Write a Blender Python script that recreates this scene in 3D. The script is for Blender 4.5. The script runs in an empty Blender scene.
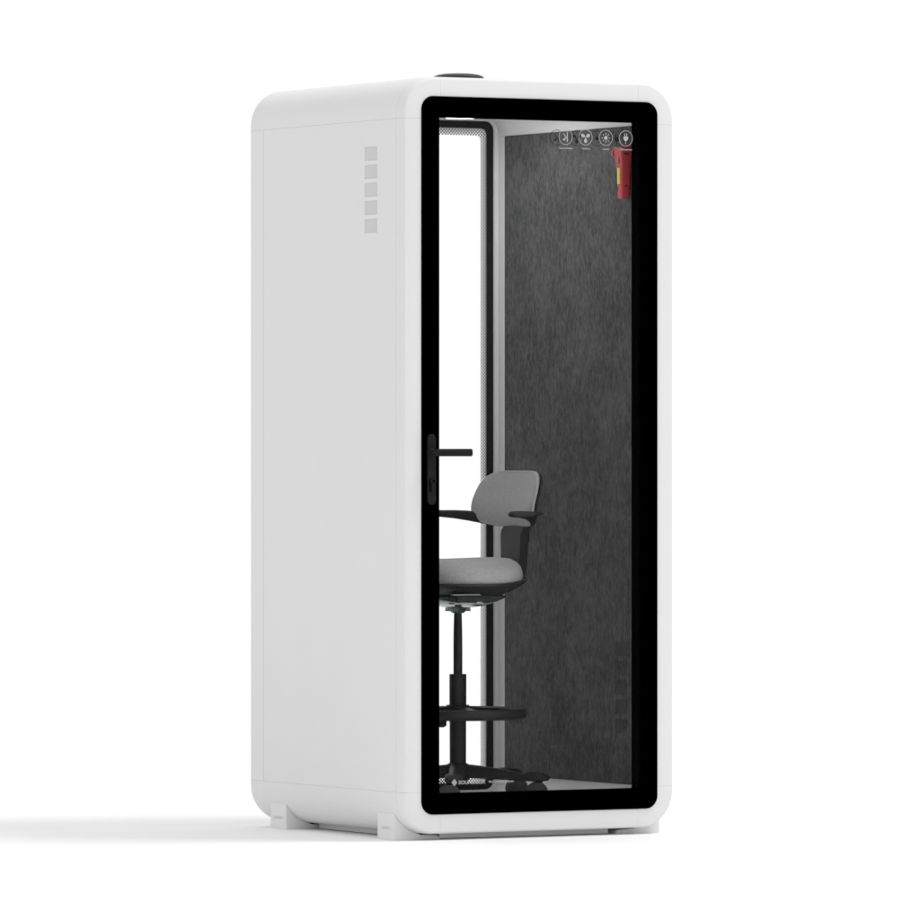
import bpy, bmesh, math
from mathutils import Vector, Matrix, Euler
PI = math.pi
sin, cos, sqrt = math.sin, math.cos, math.sqrt
sc = bpy.context.scene
C = sc.collection
ZO = 1.171                      # height of the booth's middle above the floor

# ------------------------------------------------------------------ materials
def mat(name, col, rough=0.5, metal=0.0, spec=0.5):
    m = bpy.data.materials.new(name); m.use_nodes = True
    b = m.node_tree.nodes['Principled BSDF']
    b.inputs['Base Color'].default_value = (*col, 1)
    b.inputs['Roughness'].default_value = rough
    b.inputs['Metallic'].default_value = metal
    b.inputs['Specular IOR Level'].default_value = spec
    return m
def noise_var(m, col, amp, scale, sx=(1, 1, 1), detail=4, bump=0.0, bscale=None):
    nt = m.node_tree; n = nt.nodes; l = nt.links; b = n['Principled BSDF']
    tc = n.new('ShaderNodeTexCoord'); mp = n.new('ShaderNodeMapping')
    mp.inputs['Scale'].default_value = sx
    l.new(tc.outputs['Object'], mp.inputs['Vector'])
    no = n.new('ShaderNodeTexNoise'); no.inputs['Scale'].default_value = scale; no.inputs['Detail'].default_value = detail
    l.new(mp.outputs['Vector'], no.inputs['Vector'])
    r = n.new('ShaderNodeMapRange')
    r.inputs['From Min'].default_value = .3; r.inputs['From Max'].default_value = .7
    r.inputs['To Min'].default_value = 1 - amp; r.inputs['To Max'].default_value = 1 + amp
    l.new(no.outputs['Fac'], r.inputs['Value'])
    mul = n.new('ShaderNodeVectorMath'); mul.operation = 'SCALE'
    mul.inputs[0].default_value = col
    l.new(r.outputs['Result'], mul.inputs['Scale'])
    l.new(mul.outputs['Vector'], b.inputs['Base Color'])
    if bump:
        no2 = n.new('ShaderNodeTexNoise'); no2.inputs['Scale'].default_value = bscale or scale * 4; no2.inputs['Detail'].default_value = 3
        l.new(mp.outputs['Vector'], no2.inputs['Vector'])
        bp = n.new('ShaderNodeBump'); bp.inputs['Strength'].default_value = bump; bp.inputs['Distance'].default_value = .001
        l.new(no2.outputs['Fac'], bp.inputs['Height']); l.new(bp.outputs['Normal'], b.inputs['Normal'])
    return m
M = {}
WHITE = .785
M['white'] = noise_var(mat('white_lacquer', (WHITE,)*3, .55, spec=.25), (WHITE, WHITE, WHITE), .006, 6, bump=.03, bscale=900)
M['inner'] = mat('light_grey_lining', (.84, .84, .84), .6, spec=.2)
M['gap'] = mat('joint_grey', (.6, .6, .6), .9, spec=0)
M['black'] = mat('matt_black_frame', (0, 0, 0), .8, spec=0)
M['frame'] = mat('charcoal_frame', (.024, .024, .024), .6, spec=.05)
M['handle'] = mat('anthracite_metal', (.010, .010, .010), .5, spec=.15)
M['hole'] = mat('keyhole_black', (.002, .002, .002), .9, spec=0)
M['plastic'] = noise_var(mat('black_plastic', (.028,)*3, .5, spec=.3), (.028, .028, .028), .06, 40, bump=.15, bscale=500)
M['wheel'] = mat('grey_wheel', (.062, .062, .062), .6, spec=.2)
M['print'] = mat('white_print', (.46, .46, .46), .7, spec=0)
M['shadowprint'] = mat('painted_icon_shadow', (.032, .032, .032), .9, spec=0)
M['red'] = noise_var(mat('red_plastic', (.52, .07, .07), .4, spec=.4), (.52, .070, .074), .05, 30)
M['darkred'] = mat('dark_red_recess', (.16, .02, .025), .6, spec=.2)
M['yellow'] = mat('yellow_label', (.78, .66, .10), .6, spec=.1)
M['roofcap'] = mat('roof_cap_grey', (.035, .037, .038), .45, spec=.3)
M['teal'] = mat('smoked_green_housing', (.05, .085, .085), .12, 0, .8)
M['pale_reflect'] = mat('pale_green_reflection', (.42, .52, .52), .2, 0, .6)
M['chrome'] = mat('bright_metal', (.75, .8, .8), .15, 1.0)
M['logo'] = mat('embossed_grey', (.60, .60, .60), .6, spec=.1)
M['slat'] = mat('vent_slat', (.77, .77, .77), .6, spec=.2)
M['recess'] = mat('vent_recess', (.60, .60, .60), .7, spec=.1)
M['feltdark'] = mat('felt_groove', (.035, .036, .036), .95, spec=0)

def felt_mat():
    m = mat('dark_grey_felt', (.1,)*3, .95, spec=.05)
    nt = m.node_tree; n = nt.nodes; l = nt.links; b = n['Principled BSDF']
    tc = n.new('ShaderNodeTexCoord')
    def noise(scale, sx, det):
        mp = n.new('ShaderNodeMapping'); mp.inputs['Scale'].default_value = sx
        l.new(tc.outputs['Object'], mp.inputs['Vector'])
        no = n.new('ShaderNodeTexNoise'); no.inputs['Scale'].default_value = scale; no.inputs['Detail'].default_value = det
        no.inputs['Roughness'].default_value = .62; no.inputs['Distortion'].default_value = .6
        l.new(mp.outputs['Vector'], no.inputs['Vector']); return no.outputs['Fac']
    def add(a, ka, b_, kb):
        x = n.new('ShaderNodeMath'); x.operation = 'MULTIPLY'; x.inputs[1].default_value = ka; l.new(a, x.inputs[0])
        y = n.new('ShaderNodeMath'); y.operation = 'MULTIPLY_ADD'; y.inputs[1].default_value = kb
        l.new(b_, y.inputs[0]); l.new(x.outputs[0], y.inputs[2]); return y.outputs[0]
    f = add(noise(6, (1, 1, .8), 6), .36, noise(85, (1, 1, .42), 6), .64)
    f = add(f, .74, noise(190, (1, 1, .5), 2), .26)
    r = n.new('ShaderNodeValToRGB'); cr = r.color_ramp
    cr.elements[0].position = .40; cr.elements[0].color = (.063, .0635, .0635, 1)
    cr.elements[1].position = .62; cr.elements[1].color = (.156, .157, .157, 1)
    l.new(f, r.inputs['Fac']); l.new(r.outputs['Color'], b.inputs['Base Color'])
    bp = n.new('ShaderNodeBump'); bp.inputs['Strength'].default_value = .15; bp.inputs['Distance'].default_value = .001
    l.new(f, bp.inputs['Height']); l.new(bp.outputs['Normal'], b.inputs['Normal'])
    return m
M['felt'] = felt_mat()

def fabric_mat():
    m = mat('grey_upholstery', (.3,)*3, .95, spec=.05)
    nt = m.node_tree; n = nt.nodes; l = nt.links; b = n['Principled BSDF']
    b.inputs['Sheen Weight'].default_value = .15
    tc = n.new('ShaderNodeTexCoord'); mp = n.new('ShaderNodeMapping'); mp.inputs['Rotation'].default_value = (.5, .6, .78)
    l.new(tc.outputs['Object'], mp.inputs['Vector'])
    vo = n.new('ShaderNodeTexVoronoi'); vo.inputs['Scale'].default_value = 260
    l.new(mp.outputs['Vector'], vo.inputs['Vector'])
    r = n.new('ShaderNodeMapRange'); r.inputs['From Max'].default_value = .8
    r.inputs['To Min'].default_value = 1.12; r.inputs['To Max'].default_value = .80
    l.new(vo.outputs['Distance'], r.inputs['Value'])
    mul = n.new('ShaderNodeVectorMath'); mul.operation = 'SCALE'; mul.inputs[0].default_value = (.52, .52, .518)
    l.new(r.outputs['Result'], mul.inputs['Scale']); l.new(mul.outputs['Vector'], b.inputs['Base Color'])
    bp = n.new('ShaderNodeBump'); bp.inputs['Strength'].default_value = .4; bp.inputs['Distance'].default_value = .001; bp.invert = True
    l.new(vo.outputs['Distance'], bp.inputs['Height']); l.new(bp.outputs['Normal'], b.inputs['Normal'])
    return m
M['fabric'] = fabric_mat()

def glass_mat(name, tint, refl):
    m = bpy.data.materials.new(name); m.use_nodes = True
    nt = m.node_tree; n = nt.nodes; l = nt.links
    for x in list(n): n.remove(x)
    out = n.new('ShaderNodeOutputMaterial'); mix = n.new('ShaderNodeMixShader')
    tr = n.new('ShaderNodeBsdfTransparent'); tr.inputs['Color'].default_value = (*tint, 1)
    gl = n.new('ShaderNodeBsdfGlossy'); gl.inputs['Roughness'].default_value = .02
    mix.inputs['Fac'].default_value = refl
    l.new(tr.outputs[0], mix.inputs[1]); l.new(gl.outputs[0], mix.inputs[2]); l.new(mix.outputs[0], out.inputs['Surface'])
    return m
M['glass'] = glass_mat('clear_glass', (.986, .986, .986), .0012)

def frit_mat():
    m = bpy.data.materials.new('dotted_frit'); m.use_nodes = True
    nt = m.node_tree; n = nt.nodes; l = nt.links; b = n['Principled BSDF']
    b.inputs['Base Color'].default_value = (.16, .16, .16, 1); b.inputs['Roughness'].default_value = .8
    b.inputs['Specular IOR Level'].default_value = 0
    at = n.new('ShaderNodeAttribute'); at.attribute_name = 'dens'
    tc = n.new('ShaderNodeTexCoord'); se = n.new('ShaderNodeSeparateXYZ'); l.new(tc.outputs['Object'], se.inputs[0])
    def s(sock):
        a = n.new('ShaderNodeMath'); a.operation = 'MULTIPLY'; a.inputs[1].default_value = 2*PI/.0103; l.new(sock, a.inputs[0])
        b_ = n.new('ShaderNodeMath'); b_.operation = 'COSINE'; l.new(a.outputs[0], b_.inputs[0]); return b_.outputs[0]
    p = n.new('ShaderNodeMath'); p.operation = 'MULTIPLY'; l.new(s(se.outputs['X']), p.inputs[0]); l.new(s(se.outputs['Z']), p.inputs[1])
    q = n.new('ShaderNodeMath'); q.operation = 'MULTIPLY_ADD'; q.inputs[1].default_value = .5; q.inputs[2].default_value = .5
    l.new(p.outputs[0], q.inputs[0])
    lt = n.new('ShaderNodeMath'); lt.operation = 'LESS_THAN'; l.new(q.outputs[0], lt.inputs[0]); l.new(at.outputs['Fac'], lt.inputs[1])
    l.new(lt.outputs[0], b.inputs['Alpha'])
    return m
M['frit'] = frit_mat()

def emit_mat(name, col, st):
    m = bpy.data.materials.new(name); m.use_nodes = True
    b = m.node_tree.nodes['Principled BSDF']
    b.inputs['Base Color'].default_value = (.8, .8, .8, 1)
    b.inputs['Emission Color'].default_value = (*col, 1); b.inputs['Emission Strength'].default_value = st
    return m
M['lamp'] = emit_mat('lamp_glow', (1, 1, 1), 8.0)

# ------------------------------------------------------------------ helpers
def link(o, parent=None):
    C.objects.link(o)
    if parent: o.parent = parent
    return o
def mesh_obj(name, verts, faces, m, parent=None, smooth=None, bevel=0, bseg=3, subsurf=0, origin=None):
    me = bpy.data.meshes.new(name)
    me.from_pydata([tuple(v) for v in verts], [], faces)
    bm = bmesh.new(); bm.from_mesh(me)
    bmesh.ops.remove_doubles(bm, verts=bm.verts, dist=1e-7)
    bmesh.ops.recalc_face_normals(bm, faces=bm.faces)
    bm.to_mesh(me); bm.free()
    me.materials.append(m)
    o = bpy.data.objects.new(name, me); link(o, parent)
    if bevel:
        b = o.modifiers.new('bevel', 'BEVEL'); b.width = bevel; b.segments = bseg; b.limit_method = 'ANGLE'; b.angle_limit = .6
    if subsurf:
        s = o.modifiers.new('sub', 'SUBSURF'); s.levels = s.render_levels = subsurf
    if smooth is not None or bevel or subsurf:
        me.shade_smooth()
        if not subsurf: me.set_sharp_from_angle(angle=math.radians(smooth or 40))
    return o
def empty(name, loc=(0, 0, 0), parent=None):
    o = bpy.data.objects.new(name, None); o.location = loc; o.empty_display_size = .1
    return link(o, parent)
class MB:
    def __init__(s): s.v = []; s.f = []
    def add(s, v, f, mtx=None):
        k = len(s.v)
        for p in v:
            p = Vector(p); s.v.append(mtx @ p if mtx else p)
        s.f += [[i + k for i in q] for q in f]; return s
    def box(s, x0, x1, y0, y1, z0, z1, mtx=None):
        v = [(x, y, z) for z in (z0, z1) for y in (y0, y1) for x in (x0, x1)]
        return s.add(v, [(0, 1, 3, 2), (4, 5, 7, 6), (0, 1, 5, 4), (2, 3, 7, 6), (0, 2, 6, 4), (1, 3, 7, 5)], mtx)
    def rings(s, rs, cap=True, mtx=None):
        n = len(rs[0]); v = [p for r in rs for p in r]; f = []
        for a in range(len(rs) - 1):
            for i in range(n):
                j = (i + 1) % n; f.append((a*n+i, a*n+j, (a+1)*n+j, (a+1)*n+i))
        if cap: f.append(tuple(range(n))); f.append(tuple((len(rs)-1)*n + i for i in range(n)))
        return s.add(v, f, mtx)
    def lathe(s, prof, n=32, mtx=None):
        return s.rings([[(max(r, 1e-5)*cos(2*PI*i/n), max(r, 1e-5)*sin(2*PI*i/n), z) for i in range(n)] for r, z in prof], True, mtx)
    def torus(s, R, sec, n=64, mtx=None):
        m_ = len(sec); v = []; f = []
        for i in range(n):
            a = 2*PI*i/n
            for (dr, dz) in sec: v.append(((R+dr)*cos(a), (R+dr)*sin(a), dz))
        for i in range(n):
            j = (i+1) % n
            for k in range(m_):
                q = (k+1) % m_; f.append((i*m_+k, j*m_+k, j*m_+q, i*m_+q))
        return s.add(v, f, mtx)
    def extrude(s, poly, h0, h1, axis='y', mtx=None):
        def P(a, b, h): return (a, h, b) if axis == 'y' else ((h, a, b) if axis == 'x' else (a, b, h))
        return s.rings([[P(a, b, h) for a, b in poly] for h in (h0, h1)], True, mtx)
    def build(s, name, m, parent=None, **k): return mesh_obj(name, s.v, s.f, m, parent, **k)
T = Matrix.Translation
def rot(a, ax): return Matrix.Rotation(a, 4, ax)

# rounded rectangles in the XZ plane; all z relative to the booth's middle
class RR:
    def __init__(s, x0, x1, h, R, n=14): s.x0, s.x1, s.z1, s.z0, s.R, s.n = x0, x1, h, -h, max(R, .0005), n
    def inset(s, i, R=None): return RR(s.x0+i, s.x1-i, s.z1-i, (s.R-i) if R is None else R, s.n)
    def path(s, spec):
        out = []
        for k in spec:
            if k[0] == 'L': out.append((s.x0, k[1]))
            elif k[0] == 'R': out.append((s.x1, k[1]))
            elif k[0] == 'T': out.append((k[1], s.z1))
            elif k[0] == 'B': out.append((k[1], s.z0))
            else:
                cx = {'TL': s.x0+s.R, 'TR': s.x1-s.R, 'BR': s.x1-s.R, 'BL': s.x0+s.R}[k[0]]
                cz = s.z1-s.R if k[0][0] == 'T' else s.z0+s.R
                a0 = {'TL': 180, 'TR': 90, 'BR': 0, 'BL': -90}[k[0]]
                for i in range(s.n+1):
                    a = math.radians(a0 - 90*i/s.n); out.append((cx+s.R*cos(a), cz+s.R*sin(a)))
        return out
FULL = [('TL',), ('TR',), ('BR',), ('BL',)]
def sweep(mb, spec, prof, closed=False):
    """prof: closed list of (RR, y)."""
    cols = [r.path(spec) for r, y in prof]
    n = len(cols[0]); m_ = len(prof); v = []; f = []
    for i in range(n):
        for j in range(m_):
            x, z = cols[j][i]; v.append((x, prof[j][1], z + ZO))
    for i in range(n if closed else n-1):
        a = i; b = (i+1) % n
        for j in range(m_):
            q = (j+1) % m_; f.append((a*m_+j, b*m_+j, b*m_+q, a*m_+q))
    if not closed: f.append(tuple(range(m_))); f.append(tuple((n-1)*m_+j for j in range(m_)))
    mb.add(v, f)
    return mb
# ------------------------------------------------------------------ floor and studio backdrop
M['floor'] = mat('white_studio_paper', (.96, .96, .96), .9, spec=0)
rh = Vector((.8733, -.4872, 0)); fh = Vector((.4872, .8733, 0)); mid = Vector((.4865, .5, 0))
def W2(a, b, z=0): return mid + rh*a + fh*b + Vector((0, 0, z))
BB = 3.2                                           # where the paper begins to curve up
fl = MB().add([W2(-9, -26), W2(9, -26), W2(9, BB), W2(-9, BB)], [(0, 1, 2, 3)])
floor = fl.build('floor', M['floor']); floor['kind'] = 'structure'
prof_ = [(BB, 0)] + [(BB+2.5*sin(PI/2*i/16), 2.5-2.5*cos(PI/2*i/16)) for i in range(1, 17)] + [(BB+2.5, 6.0)]
prof2 = [(BB+2.52, 6.0), (BB+2.52, -.02), (BB, -.02)]
bd = MB().rings([[W2(a, b, z) for b, z in prof_+prof2] for a in (-9, 9)])
bdo = bd.build('backdrop', M['floor'], smooth=30); bdo['kind'] = 'structure'

# ------------------------------------------------------------------ booth
BX0, BX1, D, SE = .006, .967, 1.005, 1.0233
R0 = RR(BX0, BX1, 1.1525, .115, 20)                 # outside
RI = RR(.0943, .8787, 1.086, .060, 20)              # inside
RO = RR(.0725, .9035, 1.0912, .040, 20)             # front opening
RW = RR(.1083, .8647, 1.0715, .030, 20)             # rear window opening
XL, XR = .1385, .8365                               # joints in the trim
booth = empty('office_booth', (.4865, .5, 0))
booth['label'] = 'tall white one-person office booth with rounded corners and a black-framed glass door'
booth['category'] = 'booth'
def P(o):                                           # keep booth children in world coordinates
    o.location = (-.4865, -.5, 0); return o
g = .0002
# front trim, eight mouldings meeting at hairline joints
N = 8; prof = []
for i in range(N+1):
    t = PI/2*i/N
    prof.append((R0.inset(.0105*(1-cos(t))), .0395*(1-sin(t)) ))
ROw = RR(RO.x0-.0015, RO.x1+.0015, RO.z1+.0015, RO.R+.0015, 20)
prof += [(ROw, 0), (RO, .0015), (RO, .0393)]
prof[0] = (R0, .0393)
tr = MB()
segs = [[('L', SE+g), ('TL',), ('T', XL-g)], [('T', XL+g), ('T', XR-g)], [('T', XR+g), ('TR',), ('R', SE+g)],
        [('R', SE-g), ('R', -SE+g)], [('R', -SE-g), ('BR',), ('B', XR+g)], [('B', XR-g), ('B', XL+g)],
        [('B', XL-g), ('BL',), ('L', -SE-g)], [('L', -SE+g), ('L', SE-g)]]
for s_ in segs: sweep(tr, s_, prof)
P(tr.build('front_trim', M['white'], booth, smooth=30))
# dark joint filler just inside, seen through the hairlines
jf = MB(); sweep(jf, FULL, [(R0.inset(.012), .0392), (R0.inset(.0135), .003), (RO.inset(-.003), .003), (RO.inset(-.003), .0392)], True)
# shells (top and bottom) and side panels
ROb = RO
def body(y_end): return [(R0, .0403), (R0, y_end), (RI, y_end), (RI, .0585), (ROb, .0585), (ROb, .0403)]
TOP = [('L', SE+g), ('TL',), ('TR',), ('R', SE+g)]
BOT = [('R', -SE-g), ('BR',), ('BL',), ('L', -SE-g)]
P(sweep(MB(), TOP, body(.9598)).build('top_shell', M['white'], booth, smooth=30))
P(sweep(MB(), BOT, body(.9598)).build('bottom_shell', M['white'], booth, smooth=30))
# rear trim
rt = []
for i in range(7):
    t = PI/2*i/6
    rt.append((R0.inset(.012*(1-cos(t))), D-.012+.012*sin(t)))
def rear(y0): return [(R0, y0)] + rt + [(RI, D), (RI, y0)]
rr_ = MB(); sweep(rr_, TOP, rear(.9604)); sweep(rr_, BOT, rear(.9604))
sweep(rr_, [('L', -SE+g), ('L', SE-g)], rear(.9105)); sweep(rr_, [('R', SE-g), ('R', -SE+g)], rear(.9105))
P(rr_.build('rear_trim', M['white'], booth, smooth=30))
P(jf.build('joint_strip', M['gap'], booth))
# side panels with vents
def panel(x0, x1, name='side_panel'):
    return P(MB().box(x0, x1, .0403, .9085, -SE+g+ZO, SE-g+ZO).build(name, M['white'], booth))
VY0, VY1, VH, VP, VT = .158, .240, .0415, .0552, .943
def cut_panel():
    """left panel as a frame round the five vent openings"""
    mb = MB(); z0, z1 = -SE+g+ZO, SE-g+ZO; x0, x1 = BX0, BX0+.05
    mb.box(x0, x1, .0403, VY0, z0, z1); mb.box(x0, x1, VY1, .9085, z0, z1)
    tops = [VT-VP*i+ZO for i in range(5)]
    zz = z1
    for t in tops:
        mb.box(x0, x1, VY0, VY1, t, zz); zz = t-VH
    mb.box(x0, x1, VY0, VY1, z0, zz)
    mb.box(x0+.008, x1, VY0, VY1, zz, tops[0])
    return mb, tops
mb, tops = cut_panel()
pl = P(mb.build('side_panel', M['white'], booth))
vent0 = None
for t in tops:
    if vent0 is None:
        v = MB().box(BX0+.0055, BX0+.0075, VY0+.0003, VY1-.0003, t-VH+.0003, t-.0003)
        vent0 = v.build('vent', M['recess'], pl)
        s_ = MB(); n = 14; w = (VY1-VY0)/n
        for i in range(n): s_.box(BX0+.001, BX0+.0055, VY0+w*(i+.18), VY0+w*(i+.82), t-VH+.0003, t-.0003)
        sl0 = s_.build('vent_slat', M['slat'], vent0); sl0['kind'] = 'stuff'
        del sl0['kind']
        base_t = t
    else:
        c = vent0.copy(); C.objects.link(c); c.parent = pl; c.location = (0, 0, t-base_t)
        d = sl0.copy(); C.objects.link(d); d.parent = c
pr = panel(.8835, BX1)
# dark reveal strips inside the panel joints
gp = MB(); gp.box(BX0+.003, BX0+.05, .9083, .9107, -SE+ZO, SE+ZO); gp.box(BX1-.05, BX1-.003, .9083, .9107, -SE+ZO, SE+ZO)
P(gp.build('joint_strip', M['gap'], booth))
# felt linings on both inner walls, with low air vents on the right-hand one
def felt(x0, x1, name='felt_lining'):
    return P(MB().box(x0, x1, .0595, .905, -SE+.001+ZO, SE-.001+ZO).build(name, M['felt'], booth, bevel=.0015, bseg=2))
fr_ = felt(.8747, .8834)
fleft = felt(BX0+.0502, .0983)
fe = MB()
fe.box(.8758, .8834, .9051, .9062, -SE+.001+ZO, SE-.001+ZO)
fe.build('felt_edge', M['feltdark'], fr_)
wv0 = None
for i in range(5):
    t = -.5795-.060*i+ZO; h = .0445
    if wv0 is None:
        v = MB()
        for k in range(9):
            y = .131+.078*k/9; v.box(.8738, .8746, y, y+.0042, t-h, t)
        wv0 = v.build('wall_vent', mat('felt_slot', (.078, .079, .079), .95, spec=0), fr_); t0 = t
    else:
        c = wv0.copy(); C.objects.link(c); c.parent = fr_; c.location = (0, 0, t-t0)
# rear surround and window
lp = [(RI.inset(-.002), .9515)]
for i in range(7):
    t = PI/2*i/6
    lp.append((RR(RI.x0+.014*sin(t), RI.x1-.014*sin(t), RI.z1-.0145*sin(t), RI.R-.03*sin(t), 20), .9515+.012*(1-cos(t))))
lp += [(RW, .9635), (RW, 1.0), (RI.inset(-.002), 1.0)]
P(sweep(MB(), FULL, lp, True).build('window_surround', M['white'], booth, smooth=35))
win = empty('rear_window', (-.4865, -.5, 0), booth)
RWi = RW.inset(.0225, .018)
sweep(MB(), FULL, [(RW.inset(.0002), .9605), (RWi, .9605), (RWi, .9690), (RW.inset(.0002), .9690)], True).build('window_frame', M['frame'], win, smooth=35)
def pane(r, y0, y1, name, par, m=None):
    p = r.path(FULL); mb = MB()
    mb.extrude([(x, z+ZO) for x, z in p], y0, y1, 'y'); return mb.build(name, m or M['glass'], par)
pane(RWi.inset(-.002), .9645, .9680, 'window_pane', win)
# frit ring with a density attribute
NS = 8; rs = [RWi.inset(.0235*k/NS, .018) for k in range(NS+1)]
vv = []; ff = []; dens = []
for k, r in enumerate(rs):
    for x, z in r.path(FULL): vv.append((x, .9638, z+ZO)); dens.append(.80-.30*k/NS)
n = len(rs[0].path(FULL))
for k in range(NS):
    for i in range(n):
        j = (i+1) % n; ff.append((k*n+i, k*n+j, (k+1)*n+j, (k+1)*n+i))
me = bpy.data.meshes.new('frit_border'); me.from_pydata(vv, [], ff); me.materials.append(M['frit'])
a = me.attributes.new('dens', 'FLOAT', 'POINT'); a.data.foreach_set('value', dens)
fo = bpy.data.objects.new('dotted_border', me); link(fo, win)

# door
door = empty('glass_door', (-.4865, -.5, 0), booth)
RD = RO.inset(.0006)
RG = RR(.131, .8457, 1.0295, .004, 4)
RG20 = RR(.131, .8457, 1.0295, .004, 20)
sweep(MB(), FULL, [(RD.inset(.0012), -.006), (RG20, -.006), (RG20, .056), (RD, .056), (RD, -.0048)], True).build('door_frame', M['black'], door, smooth=35)
pane(RG20.inset(-.0015), -.0040, .0, 'glass_pane', door)
pane(RG20.inset(-.0015), .0500, .0540, 'glass_pane', door)

def text_mesh(s, size, spacing=1.0, bold=0.0):
    cu = bpy.data.curves.new('lettering', 'FONT'); cu.body = s; cu.size = size; cu.align_x = 'CENTER'; cu.space_character = spacing
    cu.offset = bold; cu.resolution_u = 3
    o = bpy.data.objects.new('lettering', cu); C.objects.link(o)
    bpy.context.view_layer.update()
    me = bpy.data.meshes.new_from_object(o.evaluated_get(bpy.context.evaluated_depsgraph_get()))
    bpy.data.objects.remove(o)
    return me
def text(s, size, cx, cz, y, m, parent, width=None, name='lettering', spacing=1.0, bold=0.0, xplane=None, dy=0):
    me = text_mesh(s, size, spacing, bold); me.materials.clear(); me.materials.append(m)
    xs = [v.co.x for v in me.vertices]; w = max(xs)-min(xs); mid = (max(xs)+min(xs))/2
    k = (width/w) if width else 1
    for v in me.vertices:
        X, Y_ = (v.co.x-mid)*k, v.co.y
        if xplane is None: v.co = (cx+X, y, cz+Y_+ZO)
        else: v.co = (xplane, y-X, cz+Y_+ZO)
    o = bpy.data.objects.new(name, me); link(o, parent); return o

def icon(kind, cx, cz, y, m, parent, name):
    mb = MB(); n = 48; R = .0236; w = .0016
    def ring(x, z, r0, r1, n=48, sx=1.0):
        v = []; f = []
        for i in range(n):
            a_ = 2*PI*i/n
            for r in (r0, r1): v.append((x+r*cos(a_), y, z+r*sin(a_)+ZO))
        for i in range(n):
            j = (i+1) % n; f.append((2*i, 2*i+1, 2*j+1, 2*j))
        mb.add(v, f)
    def disc(x, z, rx, rz, ang=0):
        v = [(x+rx*cos(t)*cos(ang)-rz*sin(t)*sin(ang), y, z+rx*cos(t)*sin(ang)+rz*sin(t)*cos(ang)+ZO) for t in [2*PI*i/20 for i in range(20)]]
        mb.add(v, [tuple(range(20))])
    def bar(xa, za, xb, zb, w):
        d = Vector((xb-xa, zb-za)).normalized(); nx, nz = -d.y*w/2, d.x*w/2
        mb.add([(xa+nx, y, za+nz+ZO), (xb+nx, y, zb+nz+ZO), (xb-nx, y, zb-nz+ZO), (xa-nx, y, za-nz+ZO)], [(0, 1, 2, 3)])
    ring(cx, cz, R-w/2, R+w/2)
    if kind == 'sound':
        bar(cx+.006, cz-.0155, cx+.006, cz+.0155, .003)
        bar(cx+.0035, cz-.001, cx-.0095, cz+.011, .0022); bar(cx+.0035, cz-.001, cx-.003, cz-.007, .0026)
        bar(cx-.0055, cz-.0005, cx-.0005, cz-.0035, .0016)
        disc(cx-.0055, cz-.0085, .0038, .0036)
    elif kind == 'fan':
        for q in (90+180, 90+180+120, 90+180+240):
            a_ = math.radians(q); disc(cx+.0105*cos(a_), cz+.0105*sin(a_), .0072, .0052, a_)
        disc(cx, cz, .0022, .0022)
    elif kind == 'light':
        disc(cx, cz, .0062, .0062)
        for q in range(8):
            a_ = PI/4*q; bar(cx+.0098*cos(a_), cz+.0098*sin(a_), cx+.0155*cos(a_), cz+.0155*sin(a_), .002)
    else:
        bar(cx-.0037, cz+.005, cx-.0037, cz+.0150, .0024); bar(cx+.0037, cz+.005, cx+.0037, cz+.0150, .0024)
        v = [(cx-.0085, cz+.0055), (cx+.0085, cz+.0055), (cx+.0085, cz-.001), (cx+.006, cz-.0055), (cx+.002, cz-.0085), (cx-.002, cz-.0085), (cx-.006, cz-.0055), (cx-.0085, cz-.001)]
        mb.add([(a_, y, b_+ZO) for a_, b_ in v], [tuple(range(8))])
        bar(cx, cz-.008, cx, cz-.0165, .0020)
    return mb.build(name, m, parent)
# icon centres on the outer pane
caps = [('sound', .5749, 'Sound insulation', .0470), ('fan', .6458, 'Ventilation', .0290), ('light', .7181, 'Lighting', .0225), ('plug', .7893, 'USB charging', .0430)]
IZ = .9780
for k, cx, s, w in caps:
    icon(k, cx, IZ, -.0046, M['print'], door, 'icon')
    text(s, .0072, cx+.001, IZ-.0370, -.0046, M['print'], door, width=w, name='caption', bold=.00015)
    icon(k, cx, IZ, .0492, M['shadowprint'], door, 'icon_shadow')  # icon shadow, painted as a dark copy on the inner pane
# bottom wordmark
lx = .1837
mb = MB()
import itertools
for (dx, h) in ((-.0085, .003), (-.0055, .0065), (-.0025, .0098), (.0005, .0098), (.0035, .0065), (.0065, .003)):
    mb.add([(lx+dx, -.0046, -.9955+h+ZO), (lx+dx+.0024, -.0046, -.9955+h+ZO), (lx+dx+.0024, -.0046, -.9955-h+ZO), (lx+dx, -.0046, -.9955-h+ZO)], [(0, 1, 2, 3)])
mb.build('logo', M['print'], door)
text('SOUNDBOX', .0155, .2460, -1.0010, -.0046, M['print'], door, width=.094, name='lettering', bold=.0003)
text('Make room for quiet', .0095, .3480, -.9985, -.0046, M['print'], door, width=.088, name='lettering', bold=.0001)

# handle
hp = MB()
pz0, pz1, pw = -.150, .065, .0142
pts = []
for i in range(17):
    a_ = PI*i/16; pts.append((.1015+pw*cos(a_), pz1-pw+pw*sin(a_)+ZO))
for i in range(17):
    a_ = PI+PI*i/16; pts.append((.1015+pw*cos(a_), pz0+pw+pw*sin(a_)+ZO))
hp.extrude(pts, -.014, -.0062, 'y')
hb = hp.build('handle_plate', M['handle'], door, bevel=.0015, bseg=2)
lv = MB()
HZ = .0085+ZO; HX = .1010
lv.lathe([(.0125, 0), (.0125, .004), (.0095, .006), (.0095, .046)], 28, T((HX, -.0142, HZ)) @ rot(PI/2, 'X'))
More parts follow.
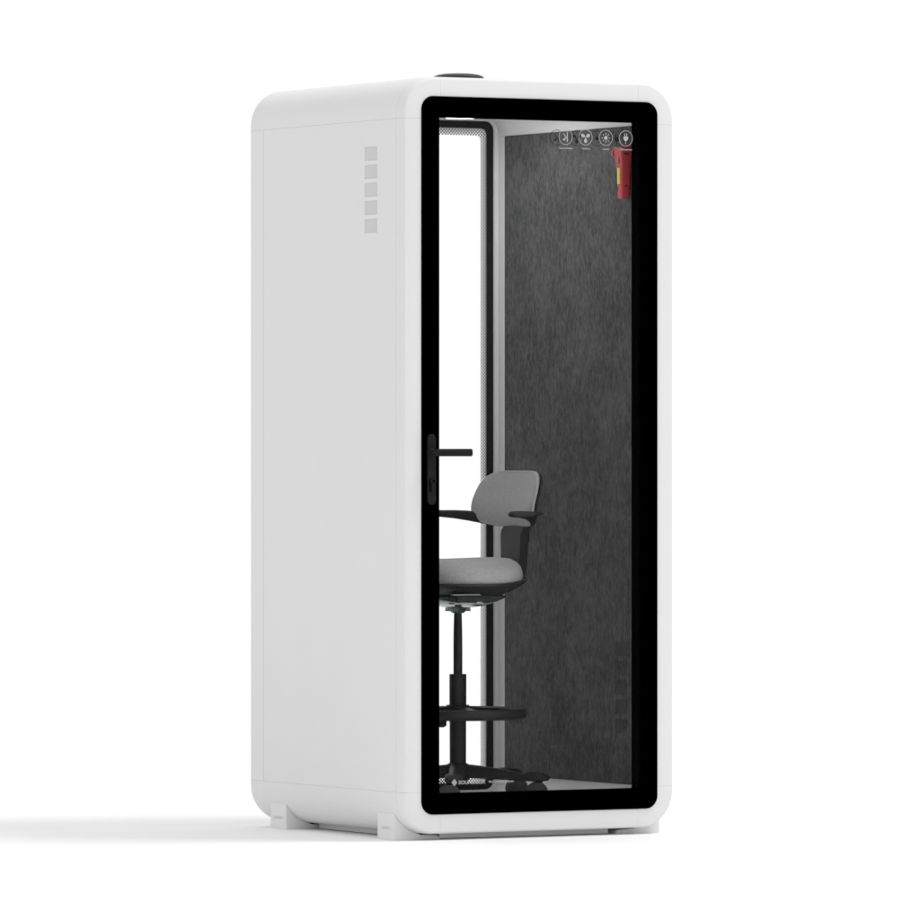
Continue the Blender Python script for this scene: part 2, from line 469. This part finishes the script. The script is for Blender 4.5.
# lever bar: elongated octagon section swept to the right with a cranked start
sec = [(-.0075, -.007), (-.0045, -.0115), (.0045, -.0115), (.0075, -.007), (.0075, .007), (.0045, .0115), (-.0045, .0115), (-.0075, .007)]
rings = []
for x, y, k in ((HX-.0125, -.0605, .55), (HX-.010, -.0605, .86), (HX-.004, -.0605, 1), (HX+.108, -.0605, 1), (HX+.1125, -.0605, .82)):
    rings.append([(x, y+a_*k, HZ+b_*k) for a_, b_ in sec])
lv.rings(rings)
lv.build('door_lever', M['handle'], door, smooth=30)
kh = MB()
kz = -.078+ZO; kx = .1030
kp = []
for i in range(21):
    a_ = math.radians(-55+290*i/20); kp.append((kx+.0092*cos(a_), kz+.0092*sin(a_)))
kp += [(kx-.0052, kz-.030), (kx-.0045, kz-.0345), (kx+.0045, kz-.0345), (kx+.0052, kz-.030)]
kh.extrude(kp, -.0215, -.0142, 'y')
kh.build('lock_cylinder', M['handle'], door, bevel=.001, bseg=2)
ks = MB(); ks.extrude([(kx-.0105+.0012*cos(t)+0.0, kz-.012+.019*sin(t)) for t in [2*PI*i/16 for i in range(16)]], -.0152, -.0142, 'y')
ks.lathe([(.0042, 0), (.0042, .0006)], 20, T((kx, -.0216, kz)) @ rot(PI/2, 'X'))
ks.build('keyhole', M['hole'], door)

# feet
def foot_profile():
    z0 = -1.171; R = .115; cx = BX0+R; cz = -(1.1525-R)
    x0 = BX0+.012; pts = [(x0, z0)]
    x = x0; arc = []
    for i in range(15):
        xx = x0+(.095-x0)*i/14
        arc.append((xx, cz-sqrt(max(R*R-(cx-xx)**2, 0))-.0004))
    low = [(.110, -1.1560), (.160, -1.1585), (.1700, -1.1605), (.1742, -1.1645), (.1745, z0+.0005), (.1735, z0)]
    return pts+arc+low
fp = foot_profile()
def foot(mirror, y0, y1):
    poly = [((BX0+BX1-a_) if mirror else a_, b_+ZO) for a_, b_ in fp]
    mb = MB().extrude(poly, y0, y1, 'y')
    o = P(mb.build('foot', M['white'], booth, smooth=30, bevel=.0012, bseg=2))
    x = BX0+.0116 if not mirror else BX1-.0116
    if not mirror:
        text('SOUNDBOX', .012, 0, -1.139, (y0+y1)/2, M['logo'], o, width=.058, name='embossed_lettering', xplane=x)
    sx = (.135 if not mirror else BX0+BX1-.135)
    MB().lathe([(.010, -1.159+ZO), (.010, -1.1528+ZO)], 16, T((sx, (y0+y1)/2, 0))).build('levelling_bolt', M['frame'], o)
    return o
for mi in (False, True):
    foot(mi, .071, .180); foot(mi, .779, .883)

P(MB().extrude([(.1765, .075), (.772, .075), (.772, .19), (.835, .19), (.835, .770), (.772, .770), (.772, .955), (.1765, .955), (.1765, .770), (.130, .770), (.130, .19), (.1765, .19)], .002, -1.1522+ZO, 'z').build('added_infill', M['white'], booth))  # added infill, stands for the pale shaded floor under the booth

# ceiling lamp, roof vent
lamp = empty('ceiling_lamp', (-.4865, -.5, 0), booth)
MB().lathe([(.068, 1.0845+ZO), (.068, 1.066+ZO), (.060, 1.0605+ZO)], 48, T((.490, .5, 0))).build('lamp_housing', M['white'], lamp, smooth=40)
MB().lathe([(.053, 1.0600+ZO), (.052, 1.0565+ZO), (.046, 1.0540+ZO), (.0, 1.0532+ZO)], 48, T((.490, .5, 0))).build('lamp_diffuser', M['lamp'], lamp, smooth=50)
MB().lathe([(.205, 1.0865+ZO), (.205, 1.0835+ZO), (0, 1.0832+ZO)], 64, T((.490, .5, 0))).build('hidden_fill_panel', M['lamp'], lamp, smooth=40)  # added glowing disc, hidden above the door header, brightens the interior
rv = MB()
rv.lathe([(.081, 1.1528+ZO), (.081, 1.178+ZO), (.078, 1.184+ZO), (.066, 1.1895+ZO), (.048, 1.1925+ZO), (.0, 1.193+ZO)], 56, T((.4795, .5, 0)))
P(rv.build('roof_vent', M['roofcap'], booth, smooth=35))

# ------------------------------------------------------------------ emergency hammer on the right-hand felt wall
ham = empty('emergency_hammer', (.8747, .12, .86+ZO))
ham['label'] = 'red emergency hammer with yellow strip hanging high on the dark felt wall'
ham['category'] = 'hammer'
hl = Vector((-.8747, -.12, -(.86+ZO)))
XW = .8738
secs = [(.9580, .049, .036), (.9535, .051, .037), (.935, .048, .036), (.916, .0445, .033), (.900, .040, .031), (.884, .034, .0300), (.870, .0322, .0295),
        (.850, .0308, .0290), (.838, .0303, .0288), (.8335, .0300, .0262), (.815, .0300, .0255), (.802, .0295, .0248), (.7975, .026, .021)]
mb = MB(); rings = []
for z, wl, wd in secs:
    y0 = .1056; k = .0035; x0 = XW-.034-(.0015 if z > .93 else 0); x1 = x0+wd
    rings.append([(x0+k, y0, z+ZO), (x0, y0+k, z+ZO), (x0, y0+wl-k, z+ZO), (x0+k, y0+wl, z+ZO), (x1, y0+wl, z+ZO), (x1, y0, z+ZO)])
mb.rings(rings)
def H(o): o.location = hl; return o
H(mb.build('hammer_body', M['red'], ham, smooth=30))
mb = MB()
mb.lathe([(.0150, 0), (.0152, .008), (.0135, .011), (.0075, .0185), (.003, .021)], 24, T((XW-.0245, .1535, .9395+ZO)) @ rot(-PI/2, 'X'))
H(mb.build('hammer_tip', M['red'], ham, smooth=40))
mb = MB().box(XW-.0352, XW-.0335, .1170, .1315, .8425+ZO, .8925+ZO)
H(mb.build('yellow_strip', M['yellow'], ham))
mb = MB().lathe([(.0088, 0), (.0088, .002), (.007, .003), (.0, .0032)], 24, T((XW-.0338, .1260, .917+ZO)) @ rot(-PI/2, 'Y') @ Matrix.Diagonal((1.35, .8, 1, 1)))
H(mb.build('button', M['red'], ham, smooth=40))
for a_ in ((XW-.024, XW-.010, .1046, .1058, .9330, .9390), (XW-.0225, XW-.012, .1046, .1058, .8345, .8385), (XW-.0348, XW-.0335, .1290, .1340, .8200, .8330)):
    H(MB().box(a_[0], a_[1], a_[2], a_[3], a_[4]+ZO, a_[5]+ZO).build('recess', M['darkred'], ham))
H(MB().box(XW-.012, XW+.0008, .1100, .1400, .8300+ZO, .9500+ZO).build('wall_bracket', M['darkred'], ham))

# ------------------------------------------------------------------ draughtsman chair
chair = empty('drafting_chair', (.482, .508, -1.086+ZO))
chair['label'] = 'grey upholstered high office stool with black armrests, foot ring and castors inside the booth'
chair['category'] = 'chair'
CZ = 1.086                       # local z = booth z + CZ
CB = bpy.data.objects
def sup(t, a, b, e=2.4):
    c_, s_ = cos(t), sin(t)
    return (a*math.copysign(abs(c_)**(2/e), c_), b*math.copysign(abs(s_)**(2/e), s_))
def disc_loft(prof, a, b, rise=0.0, e=2.3, n=48, mtx=None, mb=None):
    mb = mb or MB(); rings = []
    for k, z in prof:
        r = []
        for i in range(n):
            x, y = sup(2*PI*i/n, max(a*k, 1e-4), max(b*k, 1e-4), e)
            r.append((x, y, z+CZ+rise*max(x/a, 0)**2))
        rings.append(r)
    return mb.rings(rings, True, mtx)
disc_loft([(.9, -.406), (.985, -.403), (1.0, -.395), (.995, -.380), (.965, -.360), (.91, -.345), (.82, -.3335), (.68, -.3275), (.5, -.3245), (.25, -.3232), (0, -.323)], .187, .222, .018).build('seat', M['fabric'], chair, smooth=60)
sh = disc_loft([(1.0, -.398), (1.045, -.399), (1.06, -.404), (1.01, -.412), (.905, -.421), (.78, -.432), (.60, -.450), (.40, -.464), (.2, -.472), (0, -.474)], .190, .222, .020)
sh.build('seat_shell', M['plastic'], chair, smooth=50)
# mechanism under the seat, glossy smoked housing with its reflections built as boxes
mech = disc_loft([(.72, -.4365), (.735, -.4405), (.70, -.447), (.56, -.459), (.40, -.4690), (.2, -.477), (0, -.479)], .190, .222, .0).build('mechanism_housing', M['teal'], chair, smooth=50)
mb = MB(); mb.box(-.10, .02, -.176, -.120, -.4545+CZ, -.4345+CZ)
mb.box(-.10, -.02, -.1785, -.172, -.4385+CZ, -.4355+CZ)
mb.build('dark_reflection_block', M['plastic'], chair, bevel=.003)
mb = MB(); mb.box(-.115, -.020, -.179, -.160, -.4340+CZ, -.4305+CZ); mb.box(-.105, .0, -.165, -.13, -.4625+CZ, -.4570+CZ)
mb.build('reflection_strip', M['pale_reflect'], chair, bevel=.001)
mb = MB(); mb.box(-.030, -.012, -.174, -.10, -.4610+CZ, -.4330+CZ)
mb.build('reflection_strip', M['pale_reflect'], chair, bevel=.002)
mb = MB()
mb.lathe([(.028, -.470+CZ), (.030, -.478+CZ), (.026, -.486+CZ), (.018, -.493+CZ)], 28)
mb.box(-.032, -.012, -.024, .024, -.487+CZ, -.478+CZ); mb.box(.012, .032, -.024, .024, -.487+CZ, -.478+CZ)
mb.build('column_socket', M['teal'], chair, smooth=40)
# lever of the height adjustment
mb = MB(); mb.rings([[(x, y+.005*cos(t), -.447+CZ+.004*sin(t)) for t in [2*PI*i/10 for i in range(10)]] for x, y in ((-.06, -.12), (-.13, -.20))])
mb.build('height_lever', M['plastic'], chair, smooth=60)
# gas column
MB().lathe([(.0118, -.492+CZ), (.0125, -.50+CZ), (.0138, -.55+CZ), (.0142, -.60+CZ), (.0142, -.69+CZ)], 28).build('gas_lift', M['plastic'], chair, smooth=40)
MB().lathe([(.0150, -.6835+CZ), (.0262, -.6838+CZ), (.0268, -.686+CZ), (.0268, -.76+CZ), (.0262, -.80+CZ), (.0258, -.965+CZ)], 36).build('column_tube', M['plastic'], chair, smooth=40)
# foot ring
sec = []
for i in range(12):
    t = 2*PI*i/12; sec.append((.012*cos(t) , .0155*math.copysign(abs(sin(t))**.6, sin(t))))
mb = MB().torus(.204, sec, 72, T((0, 0, -.806+CZ)))
fring = mb.build('foot_ring', M['plastic'], chair, smooth=60)
mb = MB()
mb.lathe([(.034, -.780+CZ), (.037, -.783+CZ), (.037, -.826+CZ), (.032, -.830+CZ)], 32)
for q in (20, 140, 260):
    m_ = rot(math.radians(q), 'Z')
    mb.rings([[(x, -w, z0+CZ), (x, w, z0+CZ), (x, w, z1+CZ), (x, -w, z1+CZ)] for x, w, z0, z1 in ((.03, .020, -.824, -.786), (.12, .014, -.819, -.792), (.2, .020, -.818, -.795))], True, m_)
mb.torus(.186, [(-.016, .011), (.012, .013), (.012, .009), (-.016, .007)], 72, T((0, 0, -.806+CZ)))
mb.torus(.186, [(-.012, -.012), (.010, -.014), (.010, -.018), (-.012, -.016)], 72, T((0, 0, -.806+CZ)))
mb.build('ring_hub', M['plastic'], fring, smooth=35)
MB().lathe([(.011, 0), (.016, .004), (.016, .020), (.008, .026)], 20, T((-.075, -.03, -.822+CZ)) @ rot(PI, 'X')).build('ring_knob', M['plastic'], fring, smooth=35)
# star base. local frame: camera direction angle
TOW = math.atan2(-18.584-.508, -10.163-.482)      # the direction that faces the photographer
base = MB().lathe([(.028, -.962+CZ), (.034, -.966+CZ), (.036, -.975+CZ), (.036, -1.010+CZ), (.030, -1.024+CZ), (.0, -1.026+CZ)], 32).build('base_hub', M['plastic'], chair, smooth=40)
arm_me = None
for k in range(5):
    ang = TOW + math.radians(-3 + 72*k)
    if arm_me is None:
        mb = MB(); rings = []
        for x, w, zt, zb in ((.018, .030, -.9660, -1.006), (.05, .026, -.9680, -1.008), (.10, .0225, -.9735, -1.0095), (.16, .021, -.981, -1.0115), (.22, .021, -.9905, -1.0135), (.27, .023, -.999, -1.0160), (.290, .021, -1.002, -1.0140), (.298, .014, -1.005, -1.012)):
            r_ = min(.008, (zt-zb)*.3)
            rings.append([(x, -w, zb+r_+CZ), (x, -w+r_, zb+CZ), (x, w-r_, zb+CZ), (x, w, zb+r_+CZ), (x, w*.92, zt-r_+CZ), (x, w*.92-r_, zt+CZ), (x, -w*.92+r_, zt+CZ), (x, -w*.92, zt-r_+CZ)])
        mb.rings(rings)
        arm = mb.build('base_leg', M['plastic'], chair, smooth=50)
        cp = MB()
        cp.rings([[(x, -w, -1.008+CZ), (x, w, -1.008+CZ), (x, w*.95, zt-.004+CZ), (x, w*.7, zt+CZ), (x, -w*.7, zt+CZ), (x, -w*.95, zt-.004+CZ)] for x, w, zt in ((.228, .0215, -.9885), (.236, .0255, -.984), (.262, .027, -.986), (.288, .026, -.992), (.301, .020, -.999))])
        cap = cp.build('leg_cap', M['plastic'], arm, smooth=40)
        arm.rotation_euler = (0, 0, ang)
    else:
        a2 = arm.copy(); C.objects.link(a2); a2.parent = chair; a2.rotation_euler = (0, 0, ang)
        c2 = cap.copy(); C.objects.link(c2); c2.parent = a2
cas = None
SW = -.509
swiv = [SW+PI+.15, SW+PI, SW+.1, SW+PI, SW]
for k in range(5):
    ang = TOW + math.radians(-3 + 72*k)
    pos = (.276*cos(ang), .276*sin(ang), 0)
    if cas is None:
        cas = empty('castor', pos, chair)
        s1 = MB().lathe([(.0065, .048), (.0065, .082)], 16).build('castor_stem', M['plastic'], cas, smooth=40)
        hd = []
        for i in range(13):
            a_ = math.radians(-10+200*i/12); hd.append((.012+.0365*cos(a_), .034+.0365*sin(a_)))
        s2 = MB().extrude(hd, -.008, .008, 'y').build('castor_hood', M['plastic'], cas, bevel=.003)
        wh = []
        for sgn in (-1, 1):
            w_ = MB().lathe([(.020, 0), (.0315, .001), (.034, .004), (.034, .014), (.031, .0165), (.012, .018), (0, .0182)], 32, T((.012, sgn*.0085, .034)) @ rot(-sgn*PI/2, 'X'))
            wh.append(w_.build('wheel', M['wheel'], cas, smooth=40))
        kids = [s1, s2]+wh
        cas.rotation_euler = (0, 0, swiv[0])
    else:
        c2 = cas.copy(); C.objects.link(c2); c2.parent = chair; c2.location = pos; c2.rotation_euler = (0, 0, swiv[k])
        for q in kids:
            d = q.copy(); C.objects.link(d); d.parent = c2
# backrest cushion
tab = [(-.0475, .085, .222), (-.050, .115, .225), (-.056, .143, .228), (-.071, .173, .229), (-.090, .186, .226), (-.110, .192, .222), (-.130, .196, .216), (-.150, .198, .211), (-.172, .1965, .207), (-.190, .189, .205), (-.204, .176, .205), (-.214, .150, .206), (-.2215, .110, .207), (-.2235, .075, .207)]
U = 20
def back_mesh(front_off, thick, shrink, bulge):
    nr = len(tab); f_v = []; b_v = []
    for (z, w, bc) in tab:
        zz = -.135+(z+.135)*shrink
        for i in range(U+1):
            u = -1+2*i/U; s_ = u*w*shrink
            rz = abs((z+.135)/.089); edge = max(abs(u), rz)
            pil = (1-abs(u)**6)*(1-rz**6)
            b_ = bc-1.45*s_*s_
            f_v.append((b_-front_off-bulge*pil, -s_, zz+CZ)); b_v.append((b_-front_off+thick, -s_, zz+CZ))
    n = nr*(U+1); f = []
    idx = lambda r, i: r*(U+1)+i
    for r in range(nr-1):
        for i in range(U):
            f.append((idx(r, i), idx(r, i+1), idx(r+1, i+1), idx(r+1, i)))
            f.append(tuple(n+q for q in (idx(r, i), idx(r+1, i), idx(r+1, i+1), idx(r, i+1))))
    loop = [idx(0, i) for i in range(U+1)]+[idx(r, U) for r in range(1, nr)]+[idx(nr-1, i) for i in range(U-1, -1, -1)]+[idx(r, 0) for r in range(nr-2, 0, -1)]
    for a_, b_ in zip(loop, loop[1:]+loop[:1]): f.append((a_, b_, n+b_, n+a_))
    mb = MB(); mb.v = [Vector(p) for p in f_v+b_v]; mb.f = f; return mb
back = back_mesh(0, .012, 1.0, .012).build('backrest', M['fabric'], chair, subsurf=1)
back_mesh(-.0135, .010, .97, 0).build('back_shell', M['plastic'], back, subsurf=1)
# upright bar: from behind the cushion down and forward under the seat
mb = MB()
st = [(.2230, -.150, .050, .018), (.2190, -.205, .066, .020), (.1940, -.232, .068, .030), (.1890, -.250, .066, .032), (.1880, -.300, .063, .032), (.1870, -.345, .060, .031), (.1850, -.372, .058, .031), (.1780, -.392, .052, .028), (.155, -.408, .044, .022), (.11, -.420, .036, .018)]
rings = []
for i, (x, z, w, t) in enumerate(st):
    a_ = Vector((st[max(i-1, 0)][0], st[max(i-1, 0)][1])); b_ = Vector((st[min(i+1, len(st)-1)][0], st[min(i+1, len(st)-1)][1]))
    d = (b_-a_).normalized(); nx, nz = -d.y, d.x      # pointing to the rear
    r_ = .006
    def q(off, y): return (x+nx*off, y, z+nz*off+CZ)
    rings.append([q(0, -w+r_*.5), q(r_*.5, -w), q(t-r_, -w), q(t, -w+r_), q(t, w-r_), q(t-r_, w), q(r_*.5, w), q(0, w-r_*.5)])
mb.rings(rings); mb.build('back_upright', M['plastic'], chair, smooth=40)
mb = MB().box(.2165, .226, -.040, .040, -.366+CZ, -.270+CZ); mb.build('upright_sleeve', M['plastic'], chair, bevel=.003)
MB().lathe([(.021, 0), (.022, .004), (.021, .011), (.015, .014), (0, .015)], 28, T((.218, -.030, -.262+CZ)) @ rot(PI/2, 'Y')).build('tension_knob', M['plastic'], chair, smooth=40)
# armrests: one swept yoke each side, rising from behind the cushion to a flat pad
arm0 = None
for sgn in (-1, 1):
    path = [((.222, .03), -.207, .009, .018), ((.216, .07), -.206, .009, .019), ((.203, .11), -.204, .009, .0195), ((.178, .16), -.197, .010, .0180),
            ((.145, .200), -.190, .011, .0160), ((.115, .232), -.186, .012, .0135), ((.080, .257), -.184, .012, .0110), ((.05, .266), -.183, .010, .009)]
    rings = []
    for i, (p, z, hw, hh) in enumerate(path):
        a_ = Vector(path[max(i-1, 0)][0]); b_ = Vector(path[min(i+1, len(path)-1)][0]); d = (b_-a_).normalized(); nx, ny = -d.y, d.x
        rings.append([(p[0]+nx*hw*cos(t), sgn*(p[1]+ny*hw*cos(t)), z+hh*math.copysign(abs(sin(t))**.6, sin(t))+CZ) for t in [2*PI*k/16 for k in range(16)]])
    arm_o = MB().rings(rings).build('armrest', M['plastic'], chair, smooth=50)
    # pad
    pr_ = []
    for x, w, zt, zb in ((.152, .004, -.179, -.183), (.146, .012, -.1775, -.1845), (.130, .021, -.1755, -.188), (.10, .027, -.1730, -.1915), (.068, .028, -.1720, -.1930), (.045, .024, -.1725, -.1930), (.034, .015, -.1755, -.190), (.030, .005, -.180, -.186)):
        ring = []
        for k in range(16):
            t = 2*PI*k/16; ring.append((x, sgn*.272+w*math.copysign(abs(cos(t))**.6, cos(t)), (zt+zb)/2+(zt-zb)/2*math.copysign(abs(sin(t))**.7, sin(t))+CZ))
        pr_.append(ring)
    MB().rings(pr_).build('arm_pad', M['plastic'], arm_o, smooth=60)

# ------------------------------------------------------------------ light, world, camera
w = bpy.data.worlds.new('World'); sc.world = w; w.use_nodes = True
bg = w.node_tree.nodes['Background']; bg.inputs['Color'].default_value = (1, 1, 1, 1); bg.inputs['Strength'].default_value = .80
def area(name, loc, tgt, sx, sy, power):
    ld = bpy.data.lights.new(name, 'AREA'); ld.shape = 'RECTANGLE'; ld.size = sx; ld.size_y = sy; ld.energy = power
    lo = bpy.data.objects.new(name, ld); C.objects.link(lo); lo.location = loc
    lo.rotation_euler = (Vector(tgt)-Vector(loc)).to_track_quat('-Z', 'Y').to_euler(); return lo
area('key_softbox', W2(6.2, -.5, 12.4), W2(-.7, -.6, .2), 4.4, 4.4, 690)
area('backdrop_light', W2(0, 1.6, 5.0), W2(0, 5.7, 1.3), 9, .6, 30)

cam = bpy.data.cameras.new('camera'); co = bpy.data.objects.new('camera', cam); C.objects.link(co)
co.location = (-10.163, -18.584, ZO); co.rotation_euler = (PI/2, 0, -math.radians(29.16))
cam.sensor_width = 36; cam.lens = 6989/920*36; cam.shift_y = -4.6/920
cam.clip_start = .1; cam.clip_end = 2000
sc.camera = co
sc.view_settings.view_transform = 'Standard'; sc.view_settings.look = 'None'; sc.view_settings.exposure = 0; sc.view_settings.gamma = 1
sc.cycles.transparent_max_bounces = 24; sc.cycles.max_bounces = 10
